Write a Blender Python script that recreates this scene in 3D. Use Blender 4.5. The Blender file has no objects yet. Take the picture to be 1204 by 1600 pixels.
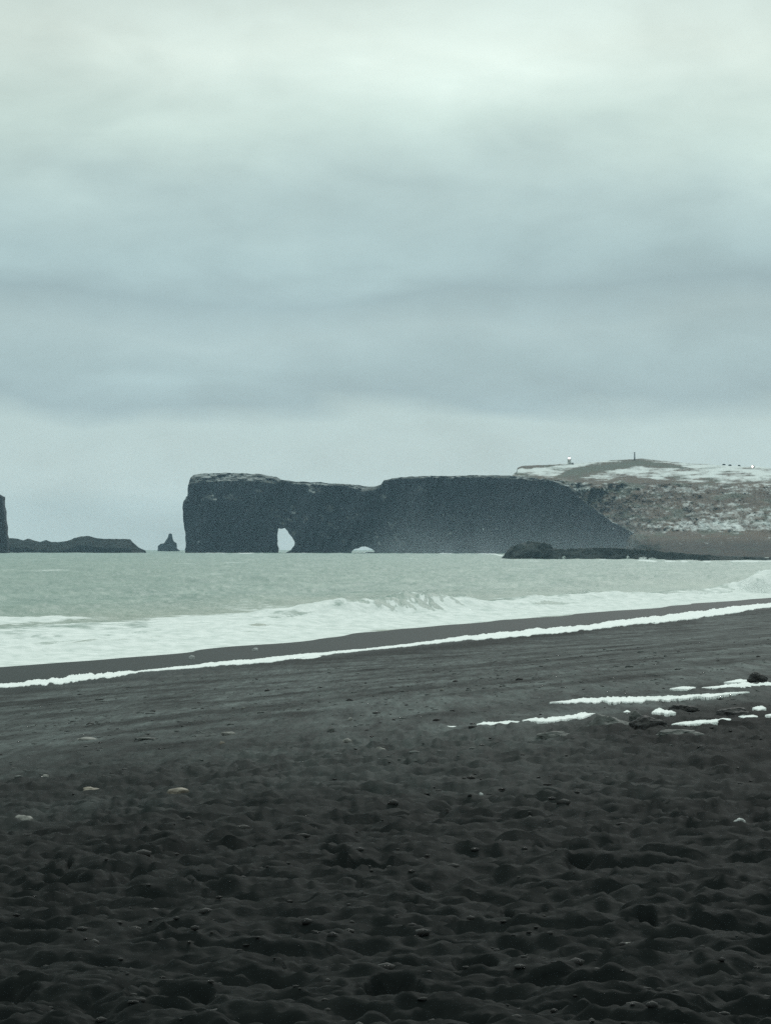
import bpy, bmesh, math, random
import numpy as np
from mathutils import Vector
from mathutils.geometry import tessellate_polygon

random.seed(7)
sc = bpy.context.scene
col = sc.collection

# ------------------------------------------------------------------ camera
F = 5500.0            # focal length in photograph pixels (1204 x 1600)
EYE = 6.0             # eye height above the sea
HY = 852.0            # eye level row of the photograph
CX = 602.0
R_EARTH = 6.371e6
cam_d = bpy.data.cameras.new('camera')
cam = bpy.data.objects.new('camera', cam_d)
col.objects.link(cam)
cam.location = (0, 0, EYE)
cam.rotation_euler = (math.radians(90) + math.atan((HY - 800) / F), 0, 0)
cam_d.sensor_fit = 'VERTICAL'
cam_d.sensor_height = 24.0
cam_d.lens = 24.0 * F / 1600.0
cam_d.clip_start = 0.1
cam_d.clip_end = 60000
sc.camera = cam

# ------------------------------------------------------------------ world: overcast sky
SUN_EL, SUN_AZ = math.radians(30), math.radians(12)     # above the bright patch of cloud, a little right of ahead
w = bpy.data.worlds.new('World')
sc.world = w
w.use_nodes = True
nt = w.node_tree
nt.nodes.clear()
N = nt.nodes.new
L = nt.links.new


def mnode(tree, op, a=None, b=None, c=None, clamp=False):
    n = tree.nodes.new('ShaderNodeMath')
    n.operation = op
    n.use_clamp = clamp
    for i, v in enumerate((a, b, c)):
        if v is None:
            continue
        if isinstance(v, (int, float)):
            n.inputs[i].default_value = v
        else:
            tree.links.new(v, n.inputs[i])
    return n.outputs[0]


def ramp(tree, fac, stops, interp='LINEAR'):
    n = tree.nodes.new('ShaderNodeValToRGB')
    n.color_ramp.interpolation = interp
    el = n.color_ramp.elements
    while len(el) < len(stops):
        el.new(0.5)
    for e, (p, c) in zip(el, stops):
        e.position = p
        if isinstance(c, (int, float)):
            c = (c, c, c)
        e.color = (c[0], c[1], c[2], 1)
    tree.links.new(fac, n.inputs[0])
    return n.outputs[0]


def srgb(r, g, b):
    def f(x):
        x /= 255.0
        return x / 12.92 if x <= 0.04045 else ((x + 0.055) / 1.055) ** 2.4
    return (f(r), f(g), f(b))


tc = N('ShaderNodeTexCoord')
sep = N('ShaderNodeSeparateXYZ')
L(tc.outputs['Generated'], sep.inputs[0])
X, Y, Z = sep.outputs
hor = mnode(nt, 'SQRT', mnode(nt, 'ADD', mnode(nt, 'MULTIPLY', X, X), mnode(nt, 'MULTIPLY', Y, Y)))
elev = mnode(nt, 'ARCTAN2', Z, hor)
azim = mnode(nt, 'ARCTAN2', X, Y)


def cloud_noise(sa, se, scale, detail, seed, dist=0.0):
    cmb = N('ShaderNodeCombineXYZ')
    L(mnode(nt, 'MULTIPLY', azim, sa), cmb.inputs[0])
    L(mnode(nt, 'MULTIPLY', elev, se), cmb.inputs[1])
    cmb.inputs[2].default_value = seed
    n = N('ShaderNodeTexNoise')
    n.inputs['Scale'].default_value = scale
    n.inputs['Detail'].default_value = detail
    n.inputs['Roughness'].default_value = 0.5
    n.inputs['Distortion'].default_value = dist
    L(cmb.outputs[0], n.inputs['Vector'])
    return n.outputs[0]


n1 = cloud_noise(9, 22, 1.0, 3, 3.1, 0.5)       # wide banks
n2 = cloud_noise(16, 46, 1.0, 5, 8.4, 0.4)      # streaks
n3 = cloud_noise(45, 80, 1.0, 6, 1.7, 0.3)
# elevation warped by the banks so that the bands undulate and tilt
e2 = mnode(nt, 'ADD', elev, mnode(nt, 'MULTIPLY', mnode(nt, 'SUBTRACT', n1, 0.5), 0.020))
e2 = mnode(nt, 'ADD', e2, mnode(nt, 'MULTIPLY', mnode(nt, 'SUBTRACT', n2, 0.5), 0.020))
# elevation 0 .. 0.16 rad is what the photograph covers
sky_stops = [(-0.2, (186, 204, 203)), (0.0, (188, 207, 206)), (0.10, (192, 211, 210)), (0.235, (182, 203, 203)),
             (0.275, (156, 179, 184)), (0.33, (163, 187, 191)), (0.39, (170, 193, 196)), (0.45, (156, 180, 185)),
             (0.52, (168, 193, 196)), (0.62, (178, 201, 201)), (0.74, (197, 217, 211)), (0.88, (212, 227, 219)), (1.0, (204, 220, 214))]
tt = mnode(nt, 'DIVIDE', e2, 0.16)
tt = mnode(nt, 'MULTIPLY_ADD', tt, 0.8, 0.2)
cloud = ramp(nt, tt, [((p * 0.8 + 0.2) if p > -0.2 else 0.0, srgb(*c)) for p, c in sky_stops])
# soft brightness changes
var = mnode(nt, 'ADD', mnode(nt, 'MULTIPLY', mnode(nt, 'SUBTRACT', n3, 0.5), 0.20),
            mnode(nt, 'MULTIPLY', mnode(nt, 'SUBTRACT', mnode(nt, 'ADD', mnode(nt, 'MULTIPLY', n2, 0.5), mnode(nt, 'MULTIPLY', n1, 0.5)), 0.5), 0.62))
# bright break in the cloud where the sun stands behind it
da = mnode(nt, 'DIVIDE', mnode(nt, 'SUBTRACT', azim, 0.022), 0.075)
de = mnode(nt, 'DIVIDE', mnode(nt, 'SUBTRACT', elev, 0.135), 0.028)
gl = mnode(nt, 'EXPONENT', mnode(nt, 'MULTIPLY', mnode(nt, 'ADD', mnode(nt, 'MULTIPLY', da, da), mnode(nt, 'MULTIPLY', de, de)), -1.0))
var = mnode(nt, 'ADD', var, mnode(nt, 'MULTIPLY', gl, 0.18))
mul = mnode(nt, 'ADD', var, 1.0)
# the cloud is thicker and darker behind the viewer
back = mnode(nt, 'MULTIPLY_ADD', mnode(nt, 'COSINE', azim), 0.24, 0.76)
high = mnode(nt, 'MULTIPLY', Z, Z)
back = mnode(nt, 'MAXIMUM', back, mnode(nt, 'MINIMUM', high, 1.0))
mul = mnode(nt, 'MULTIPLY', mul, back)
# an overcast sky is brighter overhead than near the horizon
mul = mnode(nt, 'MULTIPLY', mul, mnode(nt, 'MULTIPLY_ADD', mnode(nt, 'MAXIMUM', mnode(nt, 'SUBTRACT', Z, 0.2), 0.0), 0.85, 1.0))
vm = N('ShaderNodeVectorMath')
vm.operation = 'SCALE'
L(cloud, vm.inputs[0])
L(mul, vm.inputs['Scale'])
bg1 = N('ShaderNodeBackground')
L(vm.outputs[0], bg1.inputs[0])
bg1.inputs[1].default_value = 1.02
sky = N('ShaderNodeTexSky')
sky.sky_type = 'NISHITA'
sky.sun_disc = False
sky.sun_elevation = SUN_EL
sky.sun_rotation = SUN_AZ
bg2 = N('ShaderNodeBackground')
L(sky.outputs[0], bg2.inputs[0])
bg2.inputs[1].default_value = 0.08
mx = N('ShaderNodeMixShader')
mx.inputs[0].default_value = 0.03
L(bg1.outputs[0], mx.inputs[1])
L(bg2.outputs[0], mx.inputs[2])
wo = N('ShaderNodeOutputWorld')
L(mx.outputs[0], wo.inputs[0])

# ------------------------------------------------------------------ sun through cloud
sl = bpy.data.lights.new('sun', 'SUN')
sl.energy = 0.9
sl.angle = math.radians(14)
sl.color = (1.0, 0.985, 0.95)
so = bpy.data.objects.new('sun', sl)
col.objects.link(so)
sd = Vector((math.sin(SUN_AZ) * math.cos(SUN_EL), math.cos(SUN_AZ) * math.cos(SUN_EL), math.sin(SUN_EL)))
so.rotation_euler = (-sd).to_track_quat('-Z', 'Y').to_euler()
so.location = (0, 0, 300)

sc.view_settings.view_transform = 'Standard'
sc.view_settings.look = 'None'
sc.view_settings.exposure = 0.0
sc.view_settings.gamma = 1.0
sc.render.engine = 'CYCLES'
sc.cycles.use_denoising = False
sc.cycles.volume_bounces = 1
sc.cycles.max_bounces = 6


# ------------------------------------------------------------------ noise
def _h(ix, iy, iz, seed):
    n = (ix * 374761393 + iy * 668265263 + iz * 2147483647 + seed * 1274126177) & 0xFFFFFFFF
    n = ((n ^ (n >> 13)) * 1274126177) & 0xFFFFFFFF
    n = ((n ^ (n >> 16)) * 2246822519) & 0xFFFFFFFF
    return ((n ^ (n >> 15)) & 0xFFFFFF) / float(0xFFFFFF)


def noise2(x, y, seed=0):
    x = np.asarray(x, dtype=np.float64)
    y = np.asarray(y, dtype=np.float64)
    ix = np.floor(x).astype(np.int64)
    iy = np.floor(y).astype(np.int64)
    fx, fy = x - ix, y - iy
    ux, uy = fx * fx * fx * (fx * (fx * 6 - 15) + 10), fy * fy * fy * (fy * (fy * 6 - 15) + 10)
    a, b = _h(ix, iy, 0, seed), _h(ix + 1, iy, 0, seed)
    c, d = _h(ix, iy + 1, 0, seed), _h(ix + 1, iy + 1, 0, seed)
    return ((a * (1 - ux) + b * ux) * (1 - uy) + (c * (1 - ux) + d * ux) * uy) * 2 - 1


def fbm(x, y, octaves=4, seed=0, gain=0.5):
    s, a, t = 0.0, 1.0, 0.0
    for i in range(octaves):
        c, sn = math.cos(0.6 + i), math.sin(0.6 + i)
        s = s + a * noise2((x * c - y * sn) * 2 ** i + 17.3 * i, (x * sn + y * c) * 2 ** i + 5.1 * i, seed + i)
        t += a
        a *= gain
    return s / t * 1.6


def noise3(x, y, z, seed=0):
    iz = np.floor(z).astype(np.int64)
    fz = z - iz
    u = fz * fz * (3 - 2 * fz)
    lo = np.zeros_like(x)
    hi = np.zeros_like(x)
    ix = np.floor(x).astype(np.int64)
    iy = np.floor(y).astype(np.int64)
    fx, fy = x - ix, y - iy
    ux, uy = fx * fx * (3 - 2 * fx), fy * fy * (3 - 2 * fy)
    out = []
    for k in (0, 1):
        a, b = _h(ix, iy, iz + k, seed), _h(ix + 1, iy, iz + k, seed)
        c, d = _h(ix, iy + 1, iz + k, seed), _h(ix + 1, iy + 1, iz + k, seed)
        out.append((a * (1 - ux) + b * ux) * (1 - uy) + (c * (1 - ux) + d * ux) * uy)
    return (out[0] * (1 - u) + out[1] * u) * 2 - 1


def fbm3(x, y, z, octaves=4, seed=0):
    s, a, t = 0.0, 1.0, 0.0
    for i in range(octaves):
        s = s + a * noise3(x * 2 ** i + 3.7 * i, y * 2 ** i, z * 2 ** i + 9.1 * i, seed + i)
        t += a
        a *= 0.5
    return s / t * 1.5


def sstep(a, b, x):
    t = np.clip((np.asarray(x, dtype=np.float64) - a) / (b - a), 0, 1)
    return t * t * (3 - 2 * t)


# ------------------------------------------------------------------ object helpers
def tag(o, label=None, cat=None, group=None, kind=None):
    if label:
        o['label'] = label
    if cat:
        o['category'] = cat
    if group:
        o['group'] = group
    if kind:
        o['kind'] = kind
    return o


def empty(name, loc):
    o = bpy.data.objects.new(name, None)
    col.objects.link(o)
    o.location = loc
    return o


def mesh_obj(name, verts, faces, mat, parent=None, smooth=True, attrs=None):
    """verts (n,3) array, faces (m,k) array of one k or a list of lists"""
    me = bpy.data.meshes.new(name)
    if isinstance(faces, np.ndarray):
        v = np.asarray(verts, dtype=np.float32)
        m, k = faces.shape
        me.vertices.add(len(v))
        me.vertices.foreach_set('co', v.ravel())
        me.loops.add(m * k)
        me.loops.foreach_set('vertex_index', faces.astype(np.int32).ravel())
        me.polygons.add(m)
        me.polygons.foreach_set('loop_start', np.arange(0, m * k, k, dtype=np.int32))
        me.update(calc_edges=True)
        me.validate()
    else:
        me.from_pydata([tuple(p) for p in verts], [], faces)
    if smooth:
        me.polygons.foreach_set('use_smooth', np.ones(len(me.polygons), dtype=bool))
    for an, av in (attrs or {}).items():
        at = me.attributes.new(an, 'FLOAT', 'POINT')
        at.data.foreach_set('value', np.asarray(av, dtype=np.float32).ravel())
    me.materials.append(mat)
    me.update()
    o = bpy.data.objects.new(name, me)
    col.objects.link(o)
    if parent:
        o.parent = parent
    return o


def grid_faces(nr, nc):
    i = np.arange(nr - 1)[:, None] * nc + np.arange(nc - 1)[None, :]
    return np.stack([i, i + 1, i + nc + 1, i + nc], -1).reshape(-1, 4)


# ------------------------------------------------------------------ materials
def material(name):
    m = bpy.data.materials.new(name)
    m.use_nodes = True
    t = m.node_tree
    return m, t, t.nodes['Principled BSDF']


def tnoise(t, scale, detail=4, rough=0.55, vec=None, stretch=None):
    n = t.nodes.new('ShaderNodeTexNoise')
    n.inputs['Scale'].default_value = scale
    n.inputs['Detail'].default_value = detail
    n.inputs['Roughness'].default_value = rough
    if vec is None:
        tcn = t.nodes.new('ShaderNodeNewGeometry')
        vec = tcn.outputs['Position']
    if stretch:
        mp = t.nodes.new('ShaderNodeMapping')
        mp.inputs['Scale'].default_value = stretch
        t.links.new(vec, mp.inputs[0])
        vec = mp.outputs[0]
    t.links.new(vec, n.inputs['Vector'])
    return n.outputs[0]


def attr(t, name):
    n = t.nodes.new('ShaderNodeAttribute')
    n.attribute_name = name
    return n.outputs['Fac']


def mix(t, fac, a, b):
    n = t.nodes.new('ShaderNodeMix')
    n.data_type = 'RGBA'
    for s, v in ((0, fac), (6, a), (7, b)):
        if isinstance(v, (int, float)):
            n.inputs[s].default_value = v
        elif isinstance(v, tuple):
            n.inputs[s].default_value = (v[0], v[1], v[2], 1)
        else:
            t.links.new(v, n.inputs[s])
    return n.outputs[2]


def bump(t, bsdf, h, strength, dist):
    b = t.nodes.new('ShaderNodeBump')
    b.inputs['Strength'].default_value = strength
    b.inputs['Distance'].default_value = dist
    t.links.new(h, b.inputs['Height'])
    t.links.new(b.outputs[0], bsdf.inputs['Normal'])


# black sand
m_sand, t, b = material('black_sand')
nA = tnoise(t, 0.55, 5)
nB = tnoise(t, 5.0, 5, 0.65)
nC = tnoise(t, 0.16, 3, 0.5, stretch=(1.0, 0.4, 1))
c1 = mix(t, ramp(t, nA, [(0.3, 0), (0.7, 1)]), (0.0085, 0.0105, 0.0105), (0.0145, 0.0168, 0.0165))
c1 = mix(t, ramp(t, nB, [(0.45, 0), (0.75, 1)]), c1, (0.0235, 0.0255, 0.0248))
c1 = mix(t, ramp(t, nC, [(0.45, 0), (0.7, 0.6)]), c1, (0.012, 0.0145, 0.0145))
c1 = mix(t, attr(t, 'wet'), c1, (0.013, 0.024, 0.024))
c1 = mix(t, attr(t, 'gravel'), c1, ramp(t, tnoise(t, 4.0, 6, 0.8, stretch=(1, 0.05, 1)), [(0.38, (0.026, 0.034, 0.034)), (0.62, (0.115, 0.142, 0.138))]))
t.links.new(c1, b.inputs['Base Color'])
rg = mnode(t, 'MULTIPLY_ADD', attr(t, 'wet'), -0.18, 0.78)
t.links.new(rg, b.inputs['Roughness'])
t.links.new(mnode(t, 'MULTIPLY_ADD', attr(t, 'wet'), 0.02, mnode(t, 'MULTIPLY_ADD', attr(t, 'gravel'), 0.06, 0.02)), b.inputs['Specular IOR Level'])
bump(t, b, tnoise(t, 7.0, 5, 0.65), 0.5, 0.02)

# sea water with foam
m_sea, t, b = material('sea_water')
fo = attr(t, 'foam')
nf = tnoise(t, 0.9, 6, 0.65, stretch=(1, 0.45, 1))
nf2 = tnoise(t, 0.12, 5, 0.6, stretch=(1, 0.3, 1))
fm = mnode(t, 'ADD', mnode(t, 'MULTIPLY', fo, 1.7), mnode(t, 'MULTIPLY_ADD', nf, 0.9, -0.95))
fm = mnode(t, 'ADD', fm, mnode(t, 'MULTIPLY_ADD', nf2, 1.1, -0.60), clamp=True)
fm = ramp(t, fm, [(0.12, 0), (0.55, 1)], 'EASE')
wc = mix(t, ramp(t, nf2, [(0.35, 0), (0.65, 1)]), (0.140, 0.228, 0.194), (0.205, 0.298, 0.252))
wc = mix(t, attr(t, 'silt'), wc, (0.225, 0.265, 0.205))
t.links.new(mix(t, fm, wc, ramp(t, nf, [(0.3, (0.60, 0.66, 0.635)), (0.6, (0.86, 0.89, 0.875))])), b.inputs['Base Color'])
t.links.new(mnode(t, 'MULTIPLY_ADD', fm, 0.35, 0.58), b.inputs['Roughness'])
t.links.new(mnode(t, 'MULTIPLY_ADD', fm, -0.45, 0.5), b.inputs['Specular IOR Level'])
b.inputs['IOR'].default_value = 1.33
bump(t, b, tnoise(t, 0.55, 6, 0.7, stretch=(1, 0.5, 1)), 0.55, 0.5)

# foam on its own
m_foam, t, b = material('foam')
cf = mix(t, ramp(t, tnoise(t, 1.3, 5), [(0.3, 0), (0.6, 1)]), (0.74, 0.79, 0.77), (0.92, 0.94, 0.93))
t.links.new(cf, b.inputs['Base Color'])
b.inputs['Roughness'].default_value = 0.85
bump(t, b, tnoise(t, 6.0, 5, 0.7), 0.6, 0.05)


def rock_material(name, c_lo, c_hi, grass=0.0, snow=0.0):
    m, t, b = material(name)
    n1 = tnoise(t, 0.05, 6, 0.6, stretch=(1, 1, 0.4))
    n2 = tnoise(t, 0.35, 4, 0.6)
    c = mix(t, ramp(t, n1, [(0.3, 0), (0.7, 1)]), c_lo, c_hi)
    if grass:
        g = t.nodes.new('ShaderNodeNewGeometry')
        s = t.nodes.new('ShaderNodeSeparateXYZ')
        t.links.new(g.outputs['Normal'], s.inputs[0])
        up = mnode(t, 'MULTIPLY_ADD', n2, 0.35, mnode(t, 'SUBTRACT', s.outputs[2], 0.30))
        c = mix(t, mnode(t, 'MULTIPLY', ramp(t, up, [(0.40, 0), (0.62, 1)]), grass), c, (0.088, 0.095, 0.088))
        if snow:
            sn = mnode(t, 'ADD', mnode(t, 'MULTIPLY', up, 0.5), mnode(t, 'MULTIPLY_ADD', tnoise(t, 0.06, 5, 0.65), 1.4, -0.75))
            c = mix(t, mnode(t, 'MULTIPLY', ramp(t, sn, [(0.34, 0), (0.46, 1)]), snow), c, (0.50, 0.53, 0.53))
    t.links.new(c, b.inputs['Base Color'])
    b.inputs['Roughness'].default_value = 0.95
    b.inputs['Specular IOR Level'].default_value = 0.2
    bump(t, b, n2, 0.8, 2.0)
    return m


m_cliff = rock_material('basalt_cliff', (0.005, 0.007, 0.013), (0.024, 0.027, 0.034), 0.95, 0.6)
m_stack = rock_material('basalt_stack', (0.020, 0.017, 0.018), (0.036, 0.031, 0.031))
m_islet = rock_material('basalt_islet', (0.018, 0.024, 0.024), (0.034, 0.040, 0.038), 0.3)
m_shelf = rock_material('basalt_shelf', (0.022, 0.033, 0.036), (0.062, 0.076, 0.076), 0.3)


def stone_material(name, c_lo, c_hi):
    m, t, b = material(name)
    c = mix(t, ramp(t, tnoise(t, 9.0, 5), [(0.35, 0), (0.65, 1)]), c_lo, c_hi)
    t.links.new(c, b.inputs['Base Color'])
    b.inputs['Roughness'].default_value = 0.8
    bump(t, b, tnoise(t, 30.0, 4), 0.5, 0.01)
    return m


m_pale = stone_material('pale_stone', (0.16, 0.16, 0.15), (0.30, 0.29, 0.27))
m_white = stone_material('white_stone', (0.35, 0.36, 0.36), (0.62, 0.63, 0.62))
m_warm = stone_material('buff_stone', (0.17, 0.145, 0.12), (0.33, 0.29, 0.24))
m_dark = stone_material('dark_stone', (0.018, 0.018, 0.019), (0.045, 0.045, 0.044))
m_grey = stone_material('grey_stone', (0.050, 0.056, 0.054), (0.105, 0.112, 0.106))


# ------------------------------------------------------------------ pixel <-> world
def sag(D):
    return D * D / (2 * R_EARTH)


def at(px, py, D):
    """point seen at a photograph pixel at distance D (along Y)"""
    return ((px - CX) / F * D, D, EYE - (py - HY) / F * D)


shore_px = [(0, 1041), (150, 1030), (300, 1016), (470, 1000), (620, 983), (770, 970), (955, 955), (1100, 942), (1204, 933)]
SH = []
for px, py in shore_px:
    D = EYE * F / (py - HY)
    SH.append(((px - CX) / F * D, D))
d0 = (SH[0][0] - SH[2][0], SH[0][1] - SH[2][1])
d1 = (SH[-1][0] - SH[-3][0], SH[-1][1] - SH[-3][1])
SH = [(SH[0][0] + d0[0] * 30, SH[0][1] + d0[1] * 30)] + SH + [(SH[-1][0] + d1[0] * 4, SH[-1][1] + d1[1] * 4),
                                                          (SH[-1][0] + d1[0] * 30, SH[-1][1] + d1[1] * 14)]
SH = np.array(SH)


def poly_dist(P, x, y):
    """signed distance (positive on the right of the line's direction) and arc length"""
    best = np.full(np.shape(x), 1e18)
    sg = np.zeros(np.shape(x))
    arc = np.zeros(np.shape(x))
    acc = 0.0
    for i in range(len(P) - 1):
        ax, ay = P[i]
        bx, by = P[i + 1]
        dx, dy = bx - ax, by - ay
        ll = math.hypot(dx, dy)
        tt = np.clip(((x - ax) * dx + (y - ay) * dy) / (ll * ll), 0, 1)
        ex, ey = x - ax - tt * dx, y - ay - tt * dy
        d = ex * ex + ey * ey
        cr = dx * (y - ay) - dy * (x - ax)
        m = d < best
        best = np.where(m, d, best)
        sg = np.where(m, -np.sign(cr), sg)
        arc = np.where(m, acc + tt * ll, arc)
        acc += ll
    return np.sqrt(best) * sg, arc


PS = np.array([-400, -100, -20, 0, 12, 25, 40, 52, 58, 63, 80, 120, 300])
PZ = np.array([-20, -5, -0.8, 0, 0.35, 1.0, 2.2, 3.4, 3.95, 4.15, 4.3, 4.9, 8.0])


def beach_smooth(x, y):
    s, a = poly_dist(SH, x, y)
    z = 0.5 * (np.interp(s - 2, PS, PZ) + np.interp(s + 2, PS, PZ))
    return z, s


def ground_at(px, py):
    """where the ray through a photograph pixel meets the beach"""
    D = 1.0 / np.linspace(1 / 9.0, 1 / 900.0, 4000)
    x = (px - CX) / F * D
    zr = EYE - (py - HY) / F * D
    z, s = beach_smooth(x, D)
    k = np.argmax(zr <= z)
    return float(x[k]), float(D[k])


# explicit deep hollows scuffed in the foreground sand (photo px, py, width px)
pits = [(600, 1553, 95), (930, 1537, 190), (1140, 1508, 60), (20, 1548, 60), (255, 1566, 150), (1155, 1568, 110),
        (745, 1492, 60), (795, 1423, 24), (1015, 1436, 36), (900, 1338, 60), (210, 1362, 50), (90, 1368, 70),
        (640, 1372, 50), (865, 1305, 70), (480, 1494, 60), (330, 1585, 60), (700, 1590, 120), (520, 1340, 60)]
PIT = []
for px, py, wd in pits:
    gx, gy = ground_at(px, py)
    PIT.append((gx, gy, wd / F * gy * 0.5))


def beach_z(x, y):
    z, s = beach_smooth(x, y)
    d = np.sqrt(x * x + y * y)
    edge = s + 5 * fbm(x * 0.05, y * 0.05, 3, 91)
    rough = 1 - sstep(30, 46, d + 8 * fbm(x * 0.12, y * 0.07, 3, 92))
    dry = sstep(8, 20, s)
    big = fbm(x * 0.30, y * 0.22, 3, 11)
    # scuffed sand: low mounds and footprints, wider across the beach than along the view, creased hollows between them
    q1 = fbm(x * 1.1 + 0.6 * big, y * 1.5, 3, 21)
    q2 = 1 - 3.0 * np.abs(fbm(x * 1.3 + 0.3 * q1, y * 2.2 + 0.5 * q1, 2, 33))
    q3 = fbm(x * 3.6, y * 6.0 + q1, 3, 45, 0.6)
    q6 = fbm(x * 3.2, y * 0.42, 4, 47, 0.65)
    q5 = fbm(x * 11.0, y * 16.0, 2, 49, 0.6)
    q4 = 1 - 3.0 * np.abs(fbm(x * 0.55, y * 0.8 + 0.4 * big, 2, 57))
    z = z + rough * (0.030 * big + 0.024 * q1 - 0.050 * np.clip(q2, 0, 2) + 0.040 * q3 + 0.014 * q5 - 0.065 * np.clip(q4 - 0.1, 0, 1))
    z = z + (1 - rough) * dry * (0.012 * big + 0.022 * q6)
    z = z + (1 - dry) * 0.02 * fbm(x * 0.15, y * 0.08, 2, 5)
    for gx, gy, r in PIT:
        m = np.abs(y - gy) < 4
        if not np.any(m):
            continue
        ex = (x - gx) / r
        ey = (y - gy + 0.25 * fbm(x * 2.5, y * 0.5, 2, 73)) / (0.30 + 0.45 * r)
        rr = ex * ex + ey * ey + 1.5 * fbm(x * 2.2, y * 3, 3, 71)
        z = z - 0.085 * (1 - sstep(0.0, 1.3, rr))
    return z


# ------------------------------------------------------------------ beach: one fan-shaped sheet, finer near the viewer
inner = np.linspace(-0.135, 0.135, 1120)
outer = np.linspace(0.137, 1.25, 90)
ANG = np.concatenate([-outer[::-1], inner, outer])
DR = 1.0 / np.concatenate([np.linspace(1 / 8.0, 1 / 45.0, 760), np.linspace(1 / 45.0, 1 / 1500.0, 420)[1:]])
A, D = np.meshgrid(ANG, DR)
bx, by = D * np.sin(A), D * np.cos(A)
bz = beach_z(bx, by)
bz = bz - sag(D)
_, s = beach_smooth(bx, by)
wet = (1 - sstep(13, 22, s + 2.5 * fbm(bx * 0.08, by * 0.03, 3, 14)))
gravel = sstep(16, 24, s) * sstep(30, 52, D + 10 * fbm(bx * 0.15, by * 0.08, 4, 4)) * (0.55 + 0.45 * fbm(bx * 0.5, by * 0.25, 4, 8))
o = mesh_obj('beach', np.stack([bx, by, bz], -1).reshape(-1, 3), grid_faces(*A.shape)[:, ::-1], m_sand,
             attrs={'wet': wet, 'gravel': np.clip(gravel, 0, 1)})
tag(o, 'black sand and gravel beach with scuffed hollows in the foreground', kind='structure')

# ------------------------------------------------------------------ sea
crest_px = [(-60, 1003), (0, 1000), (250, 978), (480, 966), (700, 957), (900, 943), (1204, 925), (1260, 921)]
CR = np.array([((px - CX) / F * EYE * F / (py - HY), EYE * F / (py - HY)) for px, py in crest_px])
cr_arc = np.concatenate([[0], np.cumsum(np.hypot(*(CR[1:] - CR[:-1]).T))])
cr_u = np.array([p[0] for p in crest_px], dtype=float)
# crest height along the photograph's columns
hu = np.array([-60, 0, 200, 400, 470, 520, 600, 650, 690, 710, 760, 800, 850, 890, 940, 1000, 1060, 1130, 1165, 1190, 1260])
hh = np.array([0.2, 0.2, 0.25, 0.35, 0.7, 1.1, 1.5, 1.7, 1.6, 1.2, 0.85, 0.75, 0.8, 1.25, 1.0, 0.75, 0.7, 0.9, 1.8, 2.3, 1.7])

SR = 1.0 / np.concatenate([np.linspace(1 / 100.0, 1 / 3000.0, 760), np.linspace(1 / 3000.0, 1 / 9000.0, 60)[1:]])
sang = np.concatenate([-outer[::-1], np.linspace(-0.135, 0.135, 1000), outer])
A, D = np.meshgrid(sang, SR)
sx, sy = D * np.sin(A), D * np.cos(A)
u = CX + F * np.tan(np.clip(A, -1.2, 1.2))
s, arc = poly_dist(SH, sx, sy)            # s < 0 out at sea
cs, carc = poly_dist(CR, sx, sy)          # cs > 0 shoreward of the crest
ucr = np.interp(carc, cr_arc, cr_u)
fade = np.clip(260.0 / D, 0, 1)
off = sstep(3, 60, -s)
z = off * (0.22 * fbm(sx * 0.035, sy * 0.02, 3, 101) + 0.26 * fbm(sx * 0.16, sy * 0.09, 4, 102, 0.6) + fade * 0.10 * fbm(sx * 0.9, sy * 0.5, 3, 103))
swell = np.sin(cs * 0.11 + 1.8 * fbm(sx * 0.01, sy * 0.01, 2, 105))
z = z + 0.28 * sstep(10, 60, -cs) * (1 - sstep(500, 1500, D)) * swell
# breaker: gentle back (cs < 0), steep front (cs > 0)
hc = np.interp(ucr, hu, hh) * (1 + 0.22 * fbm(carc * 0.05, carc * 0 + 1.0, 2, 110))
wob = cs + 2.5 * fbm(carc * 0.04, carc * 0, 3, 111)
prof = np.where(wob < 0, np.exp(-(wob / 5.5) ** 2), np.exp(-(wob / 3.0) ** 2))
lump = 1 + 0.20 * fbm(sx * 0.5, sy * 0.25, 3, 112)
z = z + hc * prof * lump
# spent white water in front of the crest, with a second low bore
front = sstep(0, 3, cs) * sstep(0.5, 6, -s)
z = z + front * (0.16 + 0.12 * fbm(sx * 0.4, sy * 0.2, 4, 113))
bore = np.exp(-((s + 7 + 2 * fbm(arc * 0.03, arc * 0, 2, 115)) / 1.6) ** 2)
z = z + 0.22 * bore
z = z + 0.05 * fbm(sx * 0.10, sy * 0.03, 3, 120) * (1 - off)
z = np.where(s > 14, z - (s - 14) * 0.2, z)
# foam: real white water
foam = sstep(-1, 2, cs)
back = sstep(-34, -1, cs + 12 * fbm(sx * 0.05, sy * 0.02, 3, 121)) * 0.8 * (0.6 + 0.6 * fbm(sx * 0.12, sy * 0.05, 4, 127))
# streaks of thinner foam inside the surf, following the shore
thin = sstep(0.10, 0.65, fbm(arc * 0.035, s * 0.42, 5, 128, 0.6)) * sstep(-3, -9, s)
foam = foam - 0.62 * thin
foam = np.maximum(foam, back)
foam = np.maximum(foam, np.exp(-(cs / 5.0) ** 2) * np.clip(hc / 0.9 - 0.1, 0, 1) * (0.8 + 0.5 * fbm(sx * 0.3, sy * 0.12, 4, 129)))
# green face of the curling wave
face = np.exp(-((ucr - 612) / 66) ** 2) * np.exp(-((cs - 1.8) / 2.8) ** 2) + 0.7 * np.exp(-((ucr - 735) / 35) ** 2) * np.exp(-((cs + 0.4) / 1.8) ** 2)
foam = foam - 0.85 * np.clip(face, 0, 1) * (0.70 + 1.3 * fbm(carc * 0.8 + cs * 0.8, cs * 0.3, 4, 122, 0.7))
# thin film at the very edge
film = (1 - sstep(0, 2.2, -s + 1.2 * fbm(sx * 0.15, sy * 0.05, 3, 123)))
seg = sstep(540, 600, u) * (1 - sstep(900, 960, u))
foam = foam - 0.55 * film * seg
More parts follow.
